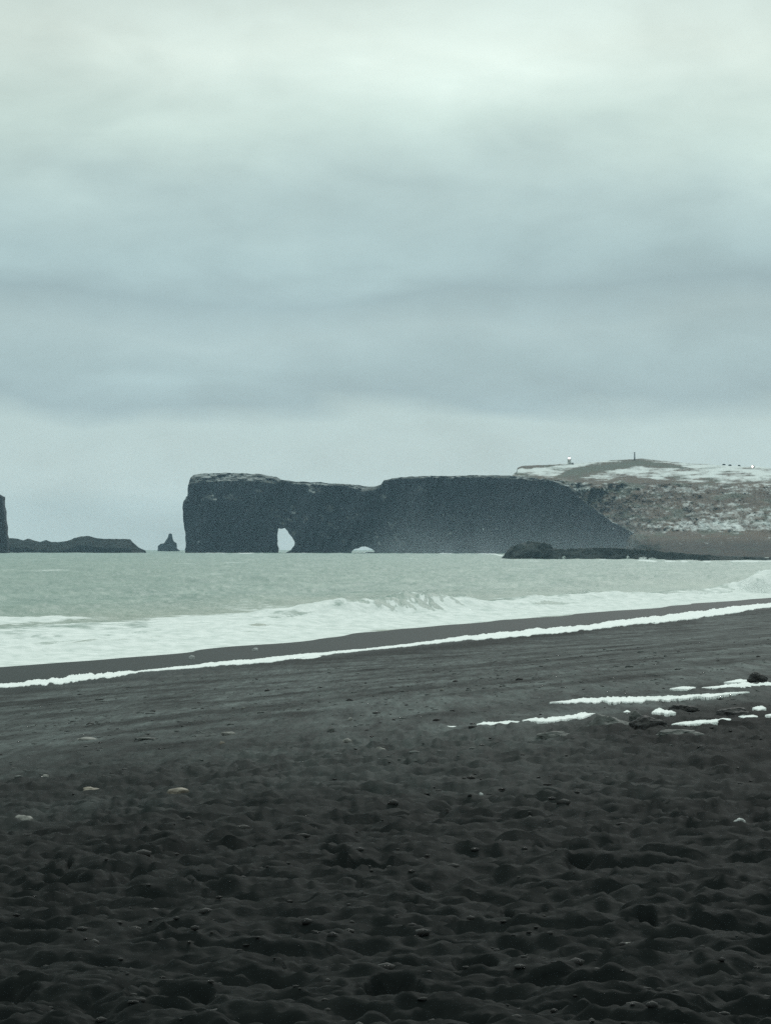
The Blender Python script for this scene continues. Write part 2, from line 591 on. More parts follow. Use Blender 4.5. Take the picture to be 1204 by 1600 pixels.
# drifting patches outside the breakers
patch = sstep(0.25, 0.7, fbm(sx * 0.05, sy * 0.012, 4, 124)) * sstep(-70, -12, cs)
foam = np.maximum(foam, 0.62 * patch * (1 - sstep(250, 520, u) * 0.3))
foam = np.maximum(foam, 0.76 * sstep(-72, -3, cs) * (1 - sstep(380, 500, ucr)) * (0.75 + 0.9 * fbm(sx * 0.06, sy * 0.02, 3, 125)))
# white caps far out
caps = sstep(0.45, 0.8, fbm(sx * 0.06, sy * 0.015, 3, 126)) * sstep(60, 160, -s)
foam = np.maximum(foam, 0.45 * caps)


def sea_D(py):
    d = py - HY
    return (d - math.sqrt(max(d * d - 4 * (F / (2 * R_EARTH)) * EYE * F, 0))) / (2 * F / (2 * R_EARTH)) if d * d > 4 * (F / (2 * R_EARTH)) * EYE * F else 8700.0


# white water washing the foot of the rocks
vscr = HY + F * (EYE + sag(D)) / D
edge_u = np.array([200, 280, 366, 430, 550, 650, 770, 800, 900, 1000, 1020, 1100, 1204, 1400])
edge_v = np.array([862.5, 863.6, 863.9, 864, 864.3, 864.6, 865.2, 873, 874, 874.5, 876.5, 877.5, 876.5, 874])
ev = np.interp(u, edge_u, edge_v)
amt = np.interp(u, [270, 300, 360, 420, 560, 600, 700, 760, 800, 980, 1020, 1250], [0, .5, .9, .5, .6, .3, .7, .9, .4, .5, 1.0, 1.0])
ring = np.exp(-((vscr - ev) / 1.5) ** 2) * amt * (0.75 + 0.5 * fbm(u * 0.05, D * 0.001, 3, 130))
foam = np.maximum(foam, ring)
silt = (1 - np.clip(np.exp(-(cs / 8) ** 2) * 1.5, 0, 1)) * sstep(-70, -4, s) * (1 - 0.6 * sstep(450, 800, u)) * (0.6 + 0.5 * fbm(sx * 0.03, sy * 0.01, 3, 131))
z = z - sag(D)
o = mesh_obj('sea', np.stack([sx, sy, z], -1).reshape(-1, 3), grid_faces(*A.shape)[:, ::-1], m_sea,
             attrs={'foam': np.clip(foam, 0, 1), 'silt': np.clip(silt, 0, 1)})
tag(o, 'pale grey-green sea with white breakers along the black beach', kind='structure')


# ------------------------------------------------------------------ spray: thousands of droplets thrown up, one uncountable mass each
def spray(name, blobs, label, n_scale=1.0, seed=1):
    """blobs: (px, py of centre, D, width px, height px, count)"""
    rs = np.random.RandomState(seed)
    ico = bmesh.new()
    bmesh.ops.create_icosphere(ico, subdivisions=1, radius=1.0)
    iv = np.array([v.co[:] for v in ico.verts])
    fi = np.array([[v.index for v in f.verts] for f in ico.faces])
    ico.free()
    V, Fc = [], []
    n0 = 0
    for px, py, D, wp, hp, cnt in blobs:
        cx, cy, cz = at(px, py, D)
        k = D / F
        for _ in range(int(cnt * 2.2 * n_scale)):
            r = rs.rand() ** 0.6
            th = rs.rand() * 2 * math.pi
            ax = math.cos(th) * r * wp * 0.5 * k + rs.randn() * 0.08 * wp * k
            az = math.sin(th) * r * hp * 0.5 * k + abs(rs.randn()) * 0.10 * hp * k
            ay = rs.randn() * 1.2
            rad = k * (0.20 + 0.50 * rs.rand() * (1 - 0.6 * r))
            V.append(iv * rad * (1 + 0.3 * rs.rand()) + np.array([cx + ax, cy + ay, cz + az]))
            Fc.append(fi + n0)
            n0 += len(iv)
    o = mesh_obj(name, np.concatenate(V), np.concatenate(Fc), m_foam)
    tag(o, label, kind='stuff')
    return o


spray('sea_spray', [(1178, 916, 430, 46, 20, 420), (1195, 923, 430, 40, 22, 360), (1165, 926, 430, 40, 14, 220)],
      'tall burst of white spray over the breaker at the right edge', seed=3)
spray('sea_spray', [(913, 928, 395, 26, 14, 220), (890, 932, 395, 40, 11, 220), (940, 934, 395, 60, 9, 260), (840, 938, 380, 90, 6, 220),
                    (1000, 932, 400, 100, 6, 240), (1080, 928, 410, 90, 6, 200)],
      'low white spray blown off the crest right of centre', seed=5)
spray('sea_spray', [(640, 926, 345, 60, 8, 200), (672, 925, 345, 40, 9, 160), (590, 934, 335, 60, 7, 160), (715, 932, 350, 30, 9, 110), (530, 944, 325, 60, 6, 120)],
      'thin spray along the lip of the curling wave in the centre', seed=8)
spray('sea_spray', [(880, 872, 1560, 5, 5, 20), (980, 872, 1520, 4, 8, 26), (1003, 873, 1500, 12, 5, 50), (1018, 874, 1500, 14, 4, 50),
                    (1180, 874, 1450, 50, 2, 60), (1080, 875.5, 1450, 50, 2, 50)],
      'small white splashes against the low rock shelf', seed=9)
spray('sea_spray', [(725, 867, 2350, 10, 3, 20), (762, 868, 2300, 16, 3, 34), (358, 862, 3550, 10, 2.5, 16), (410, 863, 3300, 5, 2.5, 10)],
      'small white splashes at the foot of the dark arched cliff', seed=10)


# ------------------------------------------------------------------ foam left on the sand
def foam_strip(name, pts, label, group, seed, thick=0.014, jag=1.0, taper=0.06):
    """pts: (px, py_top, py_bottom) along the strip"""
    n = max(40, int((pts[-1][0] - pts[0][0]) * 0.9))
    xs = np.linspace(pts[0][0], pts[-1][0], n)
    top = np.interp(xs, [p[0] for p in pts], [p[1] for p in pts])
    bot = np.interp(xs, [p[0] for p in pts], [p[2] for p in pts])
    mid = 0.5 * (top + bot)
    half = 0.5 * (bot - top)
    e = np.minimum(np.linspace(0, 1, n), np.linspace(1, 0, n)) / taper
    half = half * np.clip(e, 0.03, 1) ** (0.6 if pts[0][0] < 600 else 0.9) * (0.85 if bot[0] > 1055 and pts[0][0] > 600 else 0.82)
    j1 = fbm(xs * 0.06, xs * 0 + seed, 5, seed, 0.7)
    j2 = fbm(xs * 0.06, xs * 0 + seed + 9, 5, seed + 50, 0.7)
    jag = jag * (1.7 if pts[0][0] > 600 else 1.5)
    top = mid - half * (1 + 0.55 * jag * j1)
    bot = mid + half * (1 + 0.55 * jag * j2)
    M = 9
    gx = np.zeros((M, n))
    gy = np.zeros((M, n))
    for i in range(n):
        x0, y0 = ground_at(xs[i], top[i])
        x1, y1 = ground_at(xs[i], max(bot[i], top[i] + 0.25))
        f = np.linspace(0, 1, M)
        gx[:, i] = x0 + (x1 - x0) * f
        gy[:, i] = y0 + (y1 - y0) * f
    f = np.linspace(0, 1, M)[:, None]
    crown = (1 - (2 * f - 1) ** 4) ** 0.5
    if pts[0][0] > 600:
        crown = 1 - (2 * f - 1) ** 2
    endc = np.clip(e, 0, 1)[None, :] ** 0.5
    gz = beach_z(gx, gy) - sag(gy)
    gs_, _ = beach_smooth(gx, gy)
    near = float(gy.mean()) < 110
    gz = gs_ + 0.004 - sag(gy) if near else np.clip(gz, gs_ - 0.01, gs_ + 0.02)
    if near:
        thick = 0.012
    zt = gz + 0.012 + thick * crown * endc * (1 + 0.4 * fbm(gx * 2, gy * 2, 3, seed))
    zb = gz - 0.06
    V = np.concatenate([np.stack([gx, gy, zt], -1).reshape(-1, 3), np.stack([gx, gy, zb], -1).reshape(-1, 3)])
    Fq = grid_faces(M, n)
    k = M * n
    rim = list(range(n)) + [r * n + n - 1 for r in range(1, M)] + [(M - 1) * n + c for c in range(n - 2, -1, -1)] + [r * n for r in range(M - 2, 0, -1)]
    side = np.array([[rim[i], rim[(i + 1) % len(rim)], rim[(i + 1) % len(rim)] + k, rim[i] + k] for i in range(len(rim))])
    Fa = np.concatenate([Fq, Fq[:, ::-1] + k, side])
    o = mesh_obj(name, V, Fa, m_foam)
    bm = bmesh.new()
    bm.from_mesh(o.data)
    bmesh.ops.recalc_face_normals(bm, faces=bm.faces)
    bm.to_mesh(o.data)
    bm.free()
    tag(o, label, 'foam', group)
    return o


G1 = 'lines of foam left on the wet sand'
G2 = 'white foam streaks lying on the upper beach'
foam_strip('foam_line', [(-90, 1081, 1087), (0, 1068, 1075), (60, 1062, 1071), (110, 1056, 1067), (160, 1051, 1062), (216, 1047, 1055)],
           'ragged white foam line on wet sand at the lower left edge', G1, 3, jag=0.9)
foam_strip('foam_line', [(205, 1049, 1053), (285, 1041, 1046), (340, 1034, 1042), (420, 1027, 1036), (480, 1021, 1028), (602, 1010, 1014), (690, 999, 1005),
                         (730, 992, 1001), (780, 987, 999), (850, 981, 993), (900, 977, 988), (960, 970, 981), (1000, 964, 977), (1080, 955, 968), (1150, 947, 958), (1204, 941, 949), (1290, 932, 938)],
           'long white foam line running from left of centre to the right edge and widening', G1, 7, jag=0.5, taper=0.03)
foam_strip('foam_line', [(462, 1029, 1031), (480, 1026, 1030), (502, 1024, 1027)],
           'short foam scrap just below the long foam line left of centre', G1, 17, jag=0.8, taper=0.3)
foam_strip('foam_streak', [(676, 1139, 1141), (712, 1135, 1139)], 'smallest white streak at the left end of the lower row', G2, 21, taper=0.3)
foam_strip('foam_streak', [(744, 1131, 1136), (780, 1129, 1136), (811, 1127, 1132)], 'white streak between the smallest streak and the pointed grey boulder', G2, 22, taper=0.2)
foam_strip('foam_streak', [(815, 1125, 1130), (860, 1122, 1129), (929, 1113, 1120)], 'white streak ending against the pointed grey boulder', G2, 23, taper=0.15)
foam_strip('foam_streak', [(858, 1097, 1101), (905, 1093, 1099), (960, 1091, 1100), (1040, 1088, 1096), (1100, 1086, 1091), (1170, 1081, 1085)],
           'long white streak above the pointed grey boulder', G2, 24, taper=0.12)
foam_strip('foam_streak', [(1045, 1076, 1079), (1086, 1073, 1078)], 'faint short streak above the long white streak', G2, 25, taper=0.3)
foam_strip('foam_streak', [(1095, 1074, 1078), (1150, 1069, 1076), (1204, 1066, 1073), (1260, 1062, 1070)], 'white streak running out at the right edge below the dark boulder', G2, 26, taper=0.15)
foam_strip('foam_streak', [(1130, 1066, 1069), (1172, 1061, 1067)], 'white streak touching the left side of the dark boulder', G2, 27, taper=0.3)
foam_strip('foam_streak', [(1017, 1111, 1119), (1034, 1109, 1119), (1055, 1113, 1118)], 'ragged white patch right of the pointed grey boulder', G2, 28, jag=1.2, taper=0.25)
foam_strip('foam_streak', [(1048, 1132, 1136), (1100, 1127, 1132), (1145, 1123, 1128)], 'white streak in the bottom row right of the boulders', G2, 29, taper=0.2)
foam_strip('foam_streak', [(1152, 1120, 1124), (1183, 1119, 1124)], 'short streak at the right end of the bottom row', G2, 30, taper=0.3)
foam_strip('foam_streak', [(1174, 1105, 1112), (1196, 1105, 1112)], 'small white patch beside the low brown rock near the right edge', G2, 31, taper=0.4)
foam_strip('foam_streak', [(1194, 1117, 1122), (1240, 1115, 1121)], 'white streak cut by the right edge of the lower row', G2, 32, taper=0.3)
foam_strip('foam_streak', [(973, 1112, 1117), (984, 1112, 1117)], 'tiny white patch between the two grey boulders', G2, 33, taper=0.45)


# ------------------------------------------------------------------ stones
def stone(name, px, py, wp, hp, mat, label, cat='stone', group=None, seed=0, point=0.0, sub=4, sink=0.25):
    x, y = ground_at(px, py)
    k = y / F
    wd, ht = wp * k, hp * k * 1.05
    dp = max(wd * 0.7, ht)
    bm = bmesh.new()
    bmesh.ops.create_icosphere(bm, subdivisions=sub, radius=1.0)
    v = np.array([q.co[:] for q in bm.verts])
    n = fbm3(v[:, 0] * 1.3 + seed * 3.1, v[:, 1] * 1.3, v[:, 2] * 1.3, 4, seed)
    v = v * (1 + 0.42 * n)[:, None]
    # faceted: quantise the direction a little
    v[:, 2] = np.sign(v[:, 2]) * np.abs(v[:, 2]) ** 0.8
    if point:
        v[:, 0] *= np.clip(1 - point * np.clip(v[:, 2], 0, 1), 0.1, 1)
        v[:, 0] += -0.35 * point * np.clip(v[:, 2], 0, 1)
    v = v * np.array([wd / 2, dp / 2, ht / (2 - 2 * sink) * 1.0])
    for q, c in zip(bm.verts, v):
        q.co = c
    me = bpy.data.meshes.new(name)
    bm.to_mesh(me)
    bm.free()
    me.polygons.foreach_set('use_smooth', np.ones(len(me.polygons), dtype=bool))
    me.materials.append(mat)
    o = bpy.data.objects.new(name, me)
    col.objects.link(o)
    gz = float(beach_z(np.array([x]), np.array([y]))[0])
    o.location = (x, y, gz - sag(y) + ht * 0.16)
    o.rotation_euler = (0, 0, (seed * 1.7) % 0.6 - 0.3)
    tag(o, label, cat, group)
    return o


GS = 'pale stones scattered on the dark sand'
st = [
    (55, 1229, 46, 8, m_pale, 'widest pale flat stone near the left edge'),
    (72, 1215, 11, 5, m_pale, 'little pale stone just above the widest flat stone'),
    (24, 1242, 34, 6, m_warm, 'low brownish stone below the widest flat stone'),
    (144, 1235, 28, 7, m_warm, 'pale stone midway between the widest flat stone and the forked buff stone'),
    (122, 1236, 7, 6, m_pale, 'small round stone touching the left of a pale stone'),
    (278, 1245, 34, 9, m_warm, 'bright forked buff stone left of centre'),
    (212, 1252, 7, 6, m_warm, 'tiny buff pebble left of the forked buff stone'),
    (38, 1281, 30, 15, m_pale, 'lumpy grey stone lowest of the group at the left edge'),
    (315, 1193, 22, 5, m_pale, 'thin pale stone above the forked buff stone'),
    (355, 1148, 20, 6, m_pale, 'pale stone in the gravel band left of centre'),
    (138, 1156, 34, 5, m_pale, 'long thin pale stone in the gravel band at left'),
    (228, 1156, 36, 4, m_grey, 'long grey stone beside the thin pale stone in the gravel band'),
    (542, 1165, 14, 8, m_pale, 'rounded pale stone near the centre edge of the gravel band'),
    (594, 1173, 14, 6, m_pale, 'slanting pale stone right of the rounded pale stone'),
    (528, 1184, 18, 5, m_grey, 'flat grey stone just below the rounded pale stone'),
    (547, 1126, 6, 5, m_pale, 'small pale pebble above the rounded pale stone'),
    (517, 1144, 12, 6, m_grey, 'grey stone above and left of the rounded pale stone'),
    (348, 1165, 8, 5, m_warm, 'buff pebble under the pale gravel band stone'),
    (380, 1108, 6, 4, m_pale, 'small pale pebble between the gravel band and the foam line'),
    (399, 1017, 9, 6, m_white, 'white pebble on wet sand, right one of two between the foam lines'),
    (300, 1030, 9, 7, m_white, 'white pebble on wet sand, left one of two between the foam lines'),
    (690, 1079, 8, 4, m_pale, 'pale pebble on grey sand above the smallest foam streak'),
    (1155, 1283, 16, 8, m_white, 'small bright white stone in the dark sand near the right edge'),
    (983, 1458, 28, 11, m_pale, 'half buried pale grey stone in the lower right foreground'),
    (751, 1239, 6, 6, m_white, 'tiny whitish pebble right of centre in the dark sand'),
]
for i, (px, py, wp, hp, m, lb) in enumerate(st):
    stone('stone', px, py, wp, hp, m, lb, 'stone', GS, seed=i + 1, sub=3)
GB = 'boulders among the foam streaks'
bl = [
    (955, 1138, 76, 30, m_grey, 'grey pointed boulder among the white foam streaks', 0.6),
    (992, 1126, 24, 16, m_grey, 'rounded pale grey boulder right of the pointed boulder', 0.2),
    (1012, 1140, 60, 22, m_dark, 'dark boulder between the rounded grey boulder and the bottom foam streaks', 0.0),
    (1060, 1150, 66, 14, m_grey, 'low grey rock under the bottom row of foam streaks', 0.0),
    (1184, 1066, 30, 16, m_dark, 'dark boulder at the right edge above the foam streaks', 0.1),
    (1145, 1113, 56, 16, m_dark, 'low brown rock near the right edge between foam streaks', 0.1),
    (1068, 1108, 40, 12, m_dark, 'dark low rock below the middle of the long white streak', 0.1),
    (866, 1155, 54, 14, m_grey, 'flat grey rock below the streak ending at the pointed boulder', 0.0),
]
for i, (px, py, wp, hp, m, lb, pt) in enumerate(bl):
    stone('boulder', px, py, wp, hp, m, lb, 'boulder', GB, seed=40 + i, point=pt, sub=5)

# uncountable dark gravel lying on the sand
rs = np.random.RandomState(12)
ico = bmesh.new()
bmesh.ops.create_icosphere(ico, subdivisions=1, radius=1.0)
iv = np.array([v.co[:] for v in ico.verts])
fi = np.array([[v.index for v in f.verts] for f in ico.faces])
ico.free()
NG = 2200
inv = rs.uniform(1 / 130.0, 1 / 11.0, NG)
gd = 1 / inv
ga = rs.uniform(-0.16, 0.16, NG)
gx, gy = gd * np.sin(ga), gd * np.cos(ga)
_, gs = beach_smooth(gx, gy)
dens = 0.15 + 0.85 * sstep(-0.1, 0.5, fbm(gx * 0.35, gy * 0.15, 3, 140))
keep = (rs.rand(NG) < dens) & (gs > 18)
gx, gy, gd = gx[keep], gy[keep], gd[keep]
gz = beach_z(gx, gy)
rad = rs.lognormal(-4.7, 0.5, len(gx)) * (0.8 + gd / 60)
rad = np.clip(rad, 0.005, 0.07)
sq = rs.uniform(0.35, 0.8, len(gx))
P = iv[None] * rad[:, None, None] * (1 + 0.35 * rs.rand(len(gx), len(iv), 1))
P[:, :, 0] *= rs.uniform(1.0, 1.7, len(gx))[:, None]
P[:, :, 2] *= sq[:, None]
P += np.stack([gx, gy, gz + rad * sq * 0.3 - sag(gy)], -1)[:, None, :]
Fg = (fi[None] + (np.arange(len(gx)) * len(iv))[:, None, None]).reshape(-1, 3)
m_gravel = stone_material('gravel_stone', (0.014, 0.014, 0.0145), (0.036, 0.035, 0.034))
o = mesh_obj('gravel', P.reshape(-1, 3), Fg, m_gravel)
tag(o, 'dark gravel strewn over the black sand', kind='stuff')


# pale shingle in the gravel band
NP = 5200
pd = 1 / rs.uniform(1 / 150.0, 1 / 32.0, NP)
pa = rs.uniform(-0.15, 0.15, NP)
px_, py_ = pd * np.sin(pa), pd * np.cos(pa)
_, ps = beach_smooth(px_, py_)
keep = (rs.rand(NP) < 0.25 + 0.75 * sstep(-0.1, 0.5, fbm(px_ * 0.5, py_ * 0.12, 3, 150))) & (ps > 17)
px_, py_, pd = px_[keep], py_[keep], pd[keep]
pr = np.clip(rs.lognormal(-4.25, 0.45, len(px_)), 0.008, 0.05) * np.clip(pd / 60, 0.6, 1.6)
ph = rs.uniform(0.3, 0.6, len(px_))
P = iv[None] * pr[:, None, None] * (1 + 0.35 * rs.rand(len(px_), len(iv), 1))
P[:, :, 0] *= rs.uniform(1.0, 2.0, len(px_))[:, None]
P[:, :, 2] *= ph[:, None]
P += np.stack([px_, py_, beach_z(px_, py_) + pr * ph * 0.3 - sag(py_)], -1)[:, None, :]
Fp = (fi[None] + (np.arange(len(px_)) * len(iv))[:, None, None]).reshape(-1, 3)
m_shingle = stone_material('shingle_stone', (0.035, 0.042, 0.041), (0.16, 0.17, 0.165))
tag(mesh_obj('shingle', P.reshape(-1, 3), Fp, m_shingle), 'grey shingle in the band below the foam line', kind='stuff')


# ------------------------------------------------------------------ solid rock masses
def solid(name, outline, holes, depth, Dfun, mat, voxel=0.8, setback=None, amp=4.0, jag=0.7, seed=1, unit=None, nose=0.0, freq=1.0):
    """outline in photograph pixels -> prism -> voxel remesh -> eroded -> placed at its own distance with real depth"""
    loops = [outline] + list(holes)
    vs, fs = [], []
    cap = tessellate_polygon([[Vector((p[0], p[1], 0)) for p in lp] for lp in loops])
    flat = [p for lp in loops for p in lp]
    n = len(flat)
    vs = [(p[0], 0.0, -p[1]) for p in flat] + [(p[0], depth, -p[1]) for p in flat]
    fs = [list(t3) for t3 in cap] + [[i + n for i in reversed(t3)] for t3 in cap]
    k = 0
    for lp in loops:
        for i in range(len(lp)):
            a, b = k + i, k + (i + 1) % len(lp)
            fs.append([a, b, b + n, a + n])
        k += len(lp)
    me = bpy.data.meshes.new('tmp')
    me.from_pydata(vs, [], fs)
    bm = bmesh.new()
    bm.from_mesh(me)
    bmesh.ops.recalc_face_normals(bm, faces=bm.faces)
    bm.to_mesh(me)
    bm.free()
    tmp = bpy.data.objects.new('tmp', me)
    col.objects.link(tmp)
    md = tmp.modifiers.new('r', 'REMESH')
    md.mode = 'VOXEL'
    md.voxel_size = voxel
    dg = bpy.context.evaluated_depsgraph_get()
    me2 = bpy.data.meshes.new_from_object(tmp.evaluated_get(dg))
    bpy.data.objects.remove(tmp)
    nv = len(me2.vertices)
    co = np.zeros(nv * 3, dtype=np.float32)
    me2.vertices.foreach_get('co', co)
    co = co.reshape(-1, 3).astype(np.float64)
    u, wv, v = co[:, 0].copy(), co[:, 1].copy(), -co[:, 2].copy()
    fr = np.clip(1 - wv / depth, 0, 1)
    # local skyline of this mass
    ub = np.arange(int(u.min()) - 1, int(u.max()) + 3)
    top = np.full(len(ub), 1e9)
    np.minimum.at(top, (u - ub[0]).astype(int), v)
    ok = top < 1e8
    top = np.interp(ub, ub[ok], top[ok])
    below = v - np.interp(u, ub, top)
    u0, v0 = u, v
    if setback:
        wv = wv + fr * setback(u, below)
    if nose:
        wv = wv + fr * nose * (np.exp(-(u - u.min()) / 6) + np.exp(-(u.max() - u) / 6))
    wv = wv + fr * amp * (fbm3(u * 0.035 * freq, v * 0.014 * freq, wv * 0.03, 4, seed) * 1.6 + 0.45 * fbm3(u * 0.16 * freq, v * 0.07 * freq, wv * 0.1, 4, seed + 7))
    u = u + jag * fbm3(u0 * 0.12, v0 * 0.12, wv * 0.05, 4, seed + 20)
    v = v + jag * fbm3(u0 * 0.12 + 50, v0 * 0.2, wv * 0.05, 4, seed + 30) * sstep(0, 1, 1)
    Dd = Dfun(u)
    k = (unit or 1.0) * Dd / F
    out = np.stack([(u - CX) / F * Dd, Dd + wv * k, EYE - (v - HY) / F * Dd], -1)
    me2.vertices.foreach_set('co', out.astype(np.float32).ravel())
    me2.polygons.foreach_set('use_smooth', np.ones(len(me2.polygons), dtype=bool))
    me2.materials.clear()
    me2.materials.append(mat)
    me2.name = name
    me2.update()
    o = bpy.data.objects.new(name, me2)
    col.objects.link(o)
    return o


# the dark promontory with its arch
top_line = [(288, 880), (289, 862), (289, 835), (286, 815), (285, 790), (287, 776), (292, 771), (294, 762), (295, 745), (299, 740),
            (315, 739), (345, 738), (375, 738), (405, 740), (430, 744), (438, 749), (455, 752), (490, 753), (520, 755), (545, 756),
            (570, 759), (585, 760), (595, 757), (600, 751), (612, 747), (632, 745), (665, 743), (700, 743), (740, 742), (790, 742),
            (820, 744), (850, 748), (875, 752), (890, 757), (897, 765), (905, 775), (918, 785), (930, 795), (945, 806), (958, 815),
            (972, 822), (985, 828), (1000, 836), (1015, 846), (1030, 860), (1035, 880)]
arch = [(431.5, 824.5), (438, 825.5), (445, 824), (449, 829), (452, 834), (456, 838), (459, 843), (461, 848), (460, 853), (456, 859),
        (450, 862.3), (445, 866), (432, 866), (432.5, 856), (431, 850), (430.5, 842), (430, 836), (431, 831)]
hole2 = [(547, 866), (549, 860), (553, 857.5), (558, 856.5), (564, 853.5), (570, 853), (577, 856), (582, 858), (587, 861.5), (583, 863.2), (572, 863.4), (568, 866)]
DP_u = [280, 366, 430, 550, 600, 750, 900, 1040]
DP_d = [3200, 3155, 3120, 3055, 3030, 2900, 2750, 2600]


def D_prom(u):
    return np.interp(u, DP_u, DP_d)


def prom_setback(u, below):
    cap = np.interp(u, [285, 300, 430, 445, 540, 565, 600, 620, 780, 880, 910, 1000], [11, 15, 12, 4, 4, 9, 3, 3, 5, 5, 2, 2])
    return 4.2 * np.clip(cap - below, 0, 40) + 0.10 * np.clip(110 - below, 0, 110) * sstep(600, 800, u)


o = solid('sea_arch', top_line, [arch, hole2], 100, D_prom, m_cliff, 0.85, prom_setback, 14, 1.0, 3, nose=14)
tag(o, 'long dark flat-topped basalt headland pierced by an arch at its foot', 'sea cliff')

# left edge stack, low islet, needle
o = solid('sea_stack', [(-40, 880), (-42, 800), (-36, 778), (-20, 772), (-5, 771), (2, 775), (4.5, 776), (5, 790), (7, 800), (7, 812), (9, 822), (9, 834), (11, 845), (13, 880)],
          [], 34, lambda u: 0 * u + 3050.0, m_stack, 0.7, None, 3.0, 0.7, 11, nose=5)
tag(o, 'tall brown-black sea stack cut by the left edge of the photo', 'sea stack')
o = solid('rocky_islet', [(2, 885), (2, 842), (14, 841), (26, 842), (34, 844), (42, 841.5), (52, 845), (60, 846.5), (70, 843.5), (78, 847), (90, 847), (104, 845),
                          (114, 841), (124, 838), (138, 837.5), (150, 841), (165, 842), (188, 842), (202, 842.5), (206, 848), (214, 855), (226, 861), (228, 885)],
          [], 30, lambda u: 0 * u + 3150.0, m_islet, 0.7, lambda u, bl_: 1.6 * np.clip(14 - bl_, 0, 14), 4.0, 0.6, 12, nose=4)
tag(o, 'low dark rocky islet running out from the sea stack at left', 'islet')
o = solid('sea_stack', [(245, 872), (246, 853), (250, 850), (256, 849), (259, 844), (262, 839), (263, 834), (266, 833), (268, 835), (269, 842), (271, 846),
                        (275, 849), (276, 857), (280, 860), (281, 872)],
          [], 16, lambda u: 0 * u + 4300.0, m_islet, 0.4, lambda u, bl_: 0.6 * np.clip(20 - bl_, 0, 20), 2.0, 0.4, 13, nose=2)
tag(o, 'small pointed sea stack standing alone left of the arched headland', 'sea stack')

# low shelf in front of the headland, right
o = solid('rock_shelf', [(783, 885), (786, 870), (793, 861), (803, 853), (816, 849), (830, 846), (846, 847), (860, 852), (866, 857), (885, 859), (905, 857), (930, 856),
                         (960, 856), (1000, 858), (1040, 862), (1080, 866), (1130, 869), (1204, 871), (1300, 871), (1302, 890)],
          [], 45, lambda u: np.interp(u, [780, 1010, 1100, 1300], [1640, 1540, 1440, 1440]), m_shelf, 0.8, lambda u, bl_: 1.8 * np.clip(16 - bl_, 0, 16), 8.0, 2.0, 14, nose=6)
tag(o, 'low dark rock shelf awash in front of the snowy hill', 'rock shelf')

# ------------------------------------------------------------------ the snowy hill behind
def ip(u, pts):
    return np.interp(u, [p[0] for p in pts], [p[1] for p in pts])


HU = np.concatenate([np.arange(800, 1230, 0.6), np.arange(1230, 1560, 4.0)])
v0 = ip(HU, [(800, 741), (806, 738), (808, 731), (815, 728), (835, 727), (862, 726), (885, 724), (905, 724), (930, 722), (955, 719), (985, 717.5), (1002, 716.5),
             (1018, 718), (1045, 721), (1075, 724), (1110, 725.5), (1150, 728.5), (1170, 729.5), (1185, 728.5), (1204, 732), (1300, 738), (1560, 752)])
D0 = ip(HU, [(800, 3250), (870, 3350), (1000, 3400), (1204, 3300), (1560, 3200)])
v1 = ip(HU, [(800, 744), (860, 748), (890, 753), (1000, 754), (1204, 759), (1560, 768)])
D1 = ip(HU, [(800, 3050), (900, 2930), (1204, 2750), (1560, 2600)])
v2 = ip(HU, [(800, 850), (900, 836), (1000, 830), (1204, 834), (1560, 840)])
D2 = ip(HU, [(800, 3000), (900, 2900), (1000, 2640), (1204, 2400), (1560, 2350)])
v3 = ip(HU, [(800, 858), (900, 855), (1000, 850), (1204, 850), (1560, 854)])
D3 = ip(HU, [(800, 2980), (900, 2880), (960, 2760), (1030, 2350), (1204, 2050), (1560, 2000)])
v4 = ip(HU, [(800, 880), (1000, 878), (1204, 880), (1560, 882)])
D4 = ip(HU, [(800, 2960), (900, 2860), (1000, 2500), (1060, 1950), (1204, 1680), (1560, 1650)])
ctrl_v = np.stack([v0 + 60, v0 + 8, v0, v1, v2, v3, v4])
ctrl_D = np.stack([D0 + 700, D0 + 160, D0, D1, D2, D3, D4])
TT = np.array([-0.3, -0.1, 0, 0.2, 0.7, 0.86, 1.0])
rows = np.concatenate([np.linspace(-0.3, -0.005, 14), np.linspace(0, 1, 300)])
HV = np.array([np.interp(rows, TT, ctrl_v[:, j]) for j in range(len(HU))]).T
HD = np.array([np.interp(rows, TT, ctrl_D[:, j]) for j in range(len(HU))]).T
# soften the kinks along the rows
for _ in range(5):
    HV[16:-1] = 0.25 * HV[15:-2] + 0.5 * HV[16:-1] + 0.25 * HV[17:]
    HD[16:-1] = 0.25 * HD[15:-2] + 0.5 * HD[16:-1] + 0.25 * HD[17:]
UU = np.repeat(HU[None], len(rows), 0)
RR = np.repeat(rows[:, None], len(HU), 1)
steep = sstep(0.18, 0.26, RR) * (1 - sstep(0.80, 0.9, RR))
inr = sstep(0.0, 0.03, RR)
gul = fbm(UU * 0.05, HV * 0.03, 4, 201)
HD = HD + steep * 22 * gul + steep * 6 * fbm(UU * 0.2, HV * 0.2, 4, 202) + inr * (1 - steep) * 14 * fbm(UU * 0.05, HV * 0.15, 4, 203)
HV = HV + inr * (0.7 * fbm(UU * 0.06, HV * 0.15, 4, 204) + steep * 1.4 * fbm(UU * 0.12, HV * 0.14, 4, 205)) + (1 - inr) * 0.35 * fbm(UU * 0.12, UU * 0, 3, 206)
HX = (UU - CX) / F * HD
HZ = EYE - (HV - HY) / F * HD
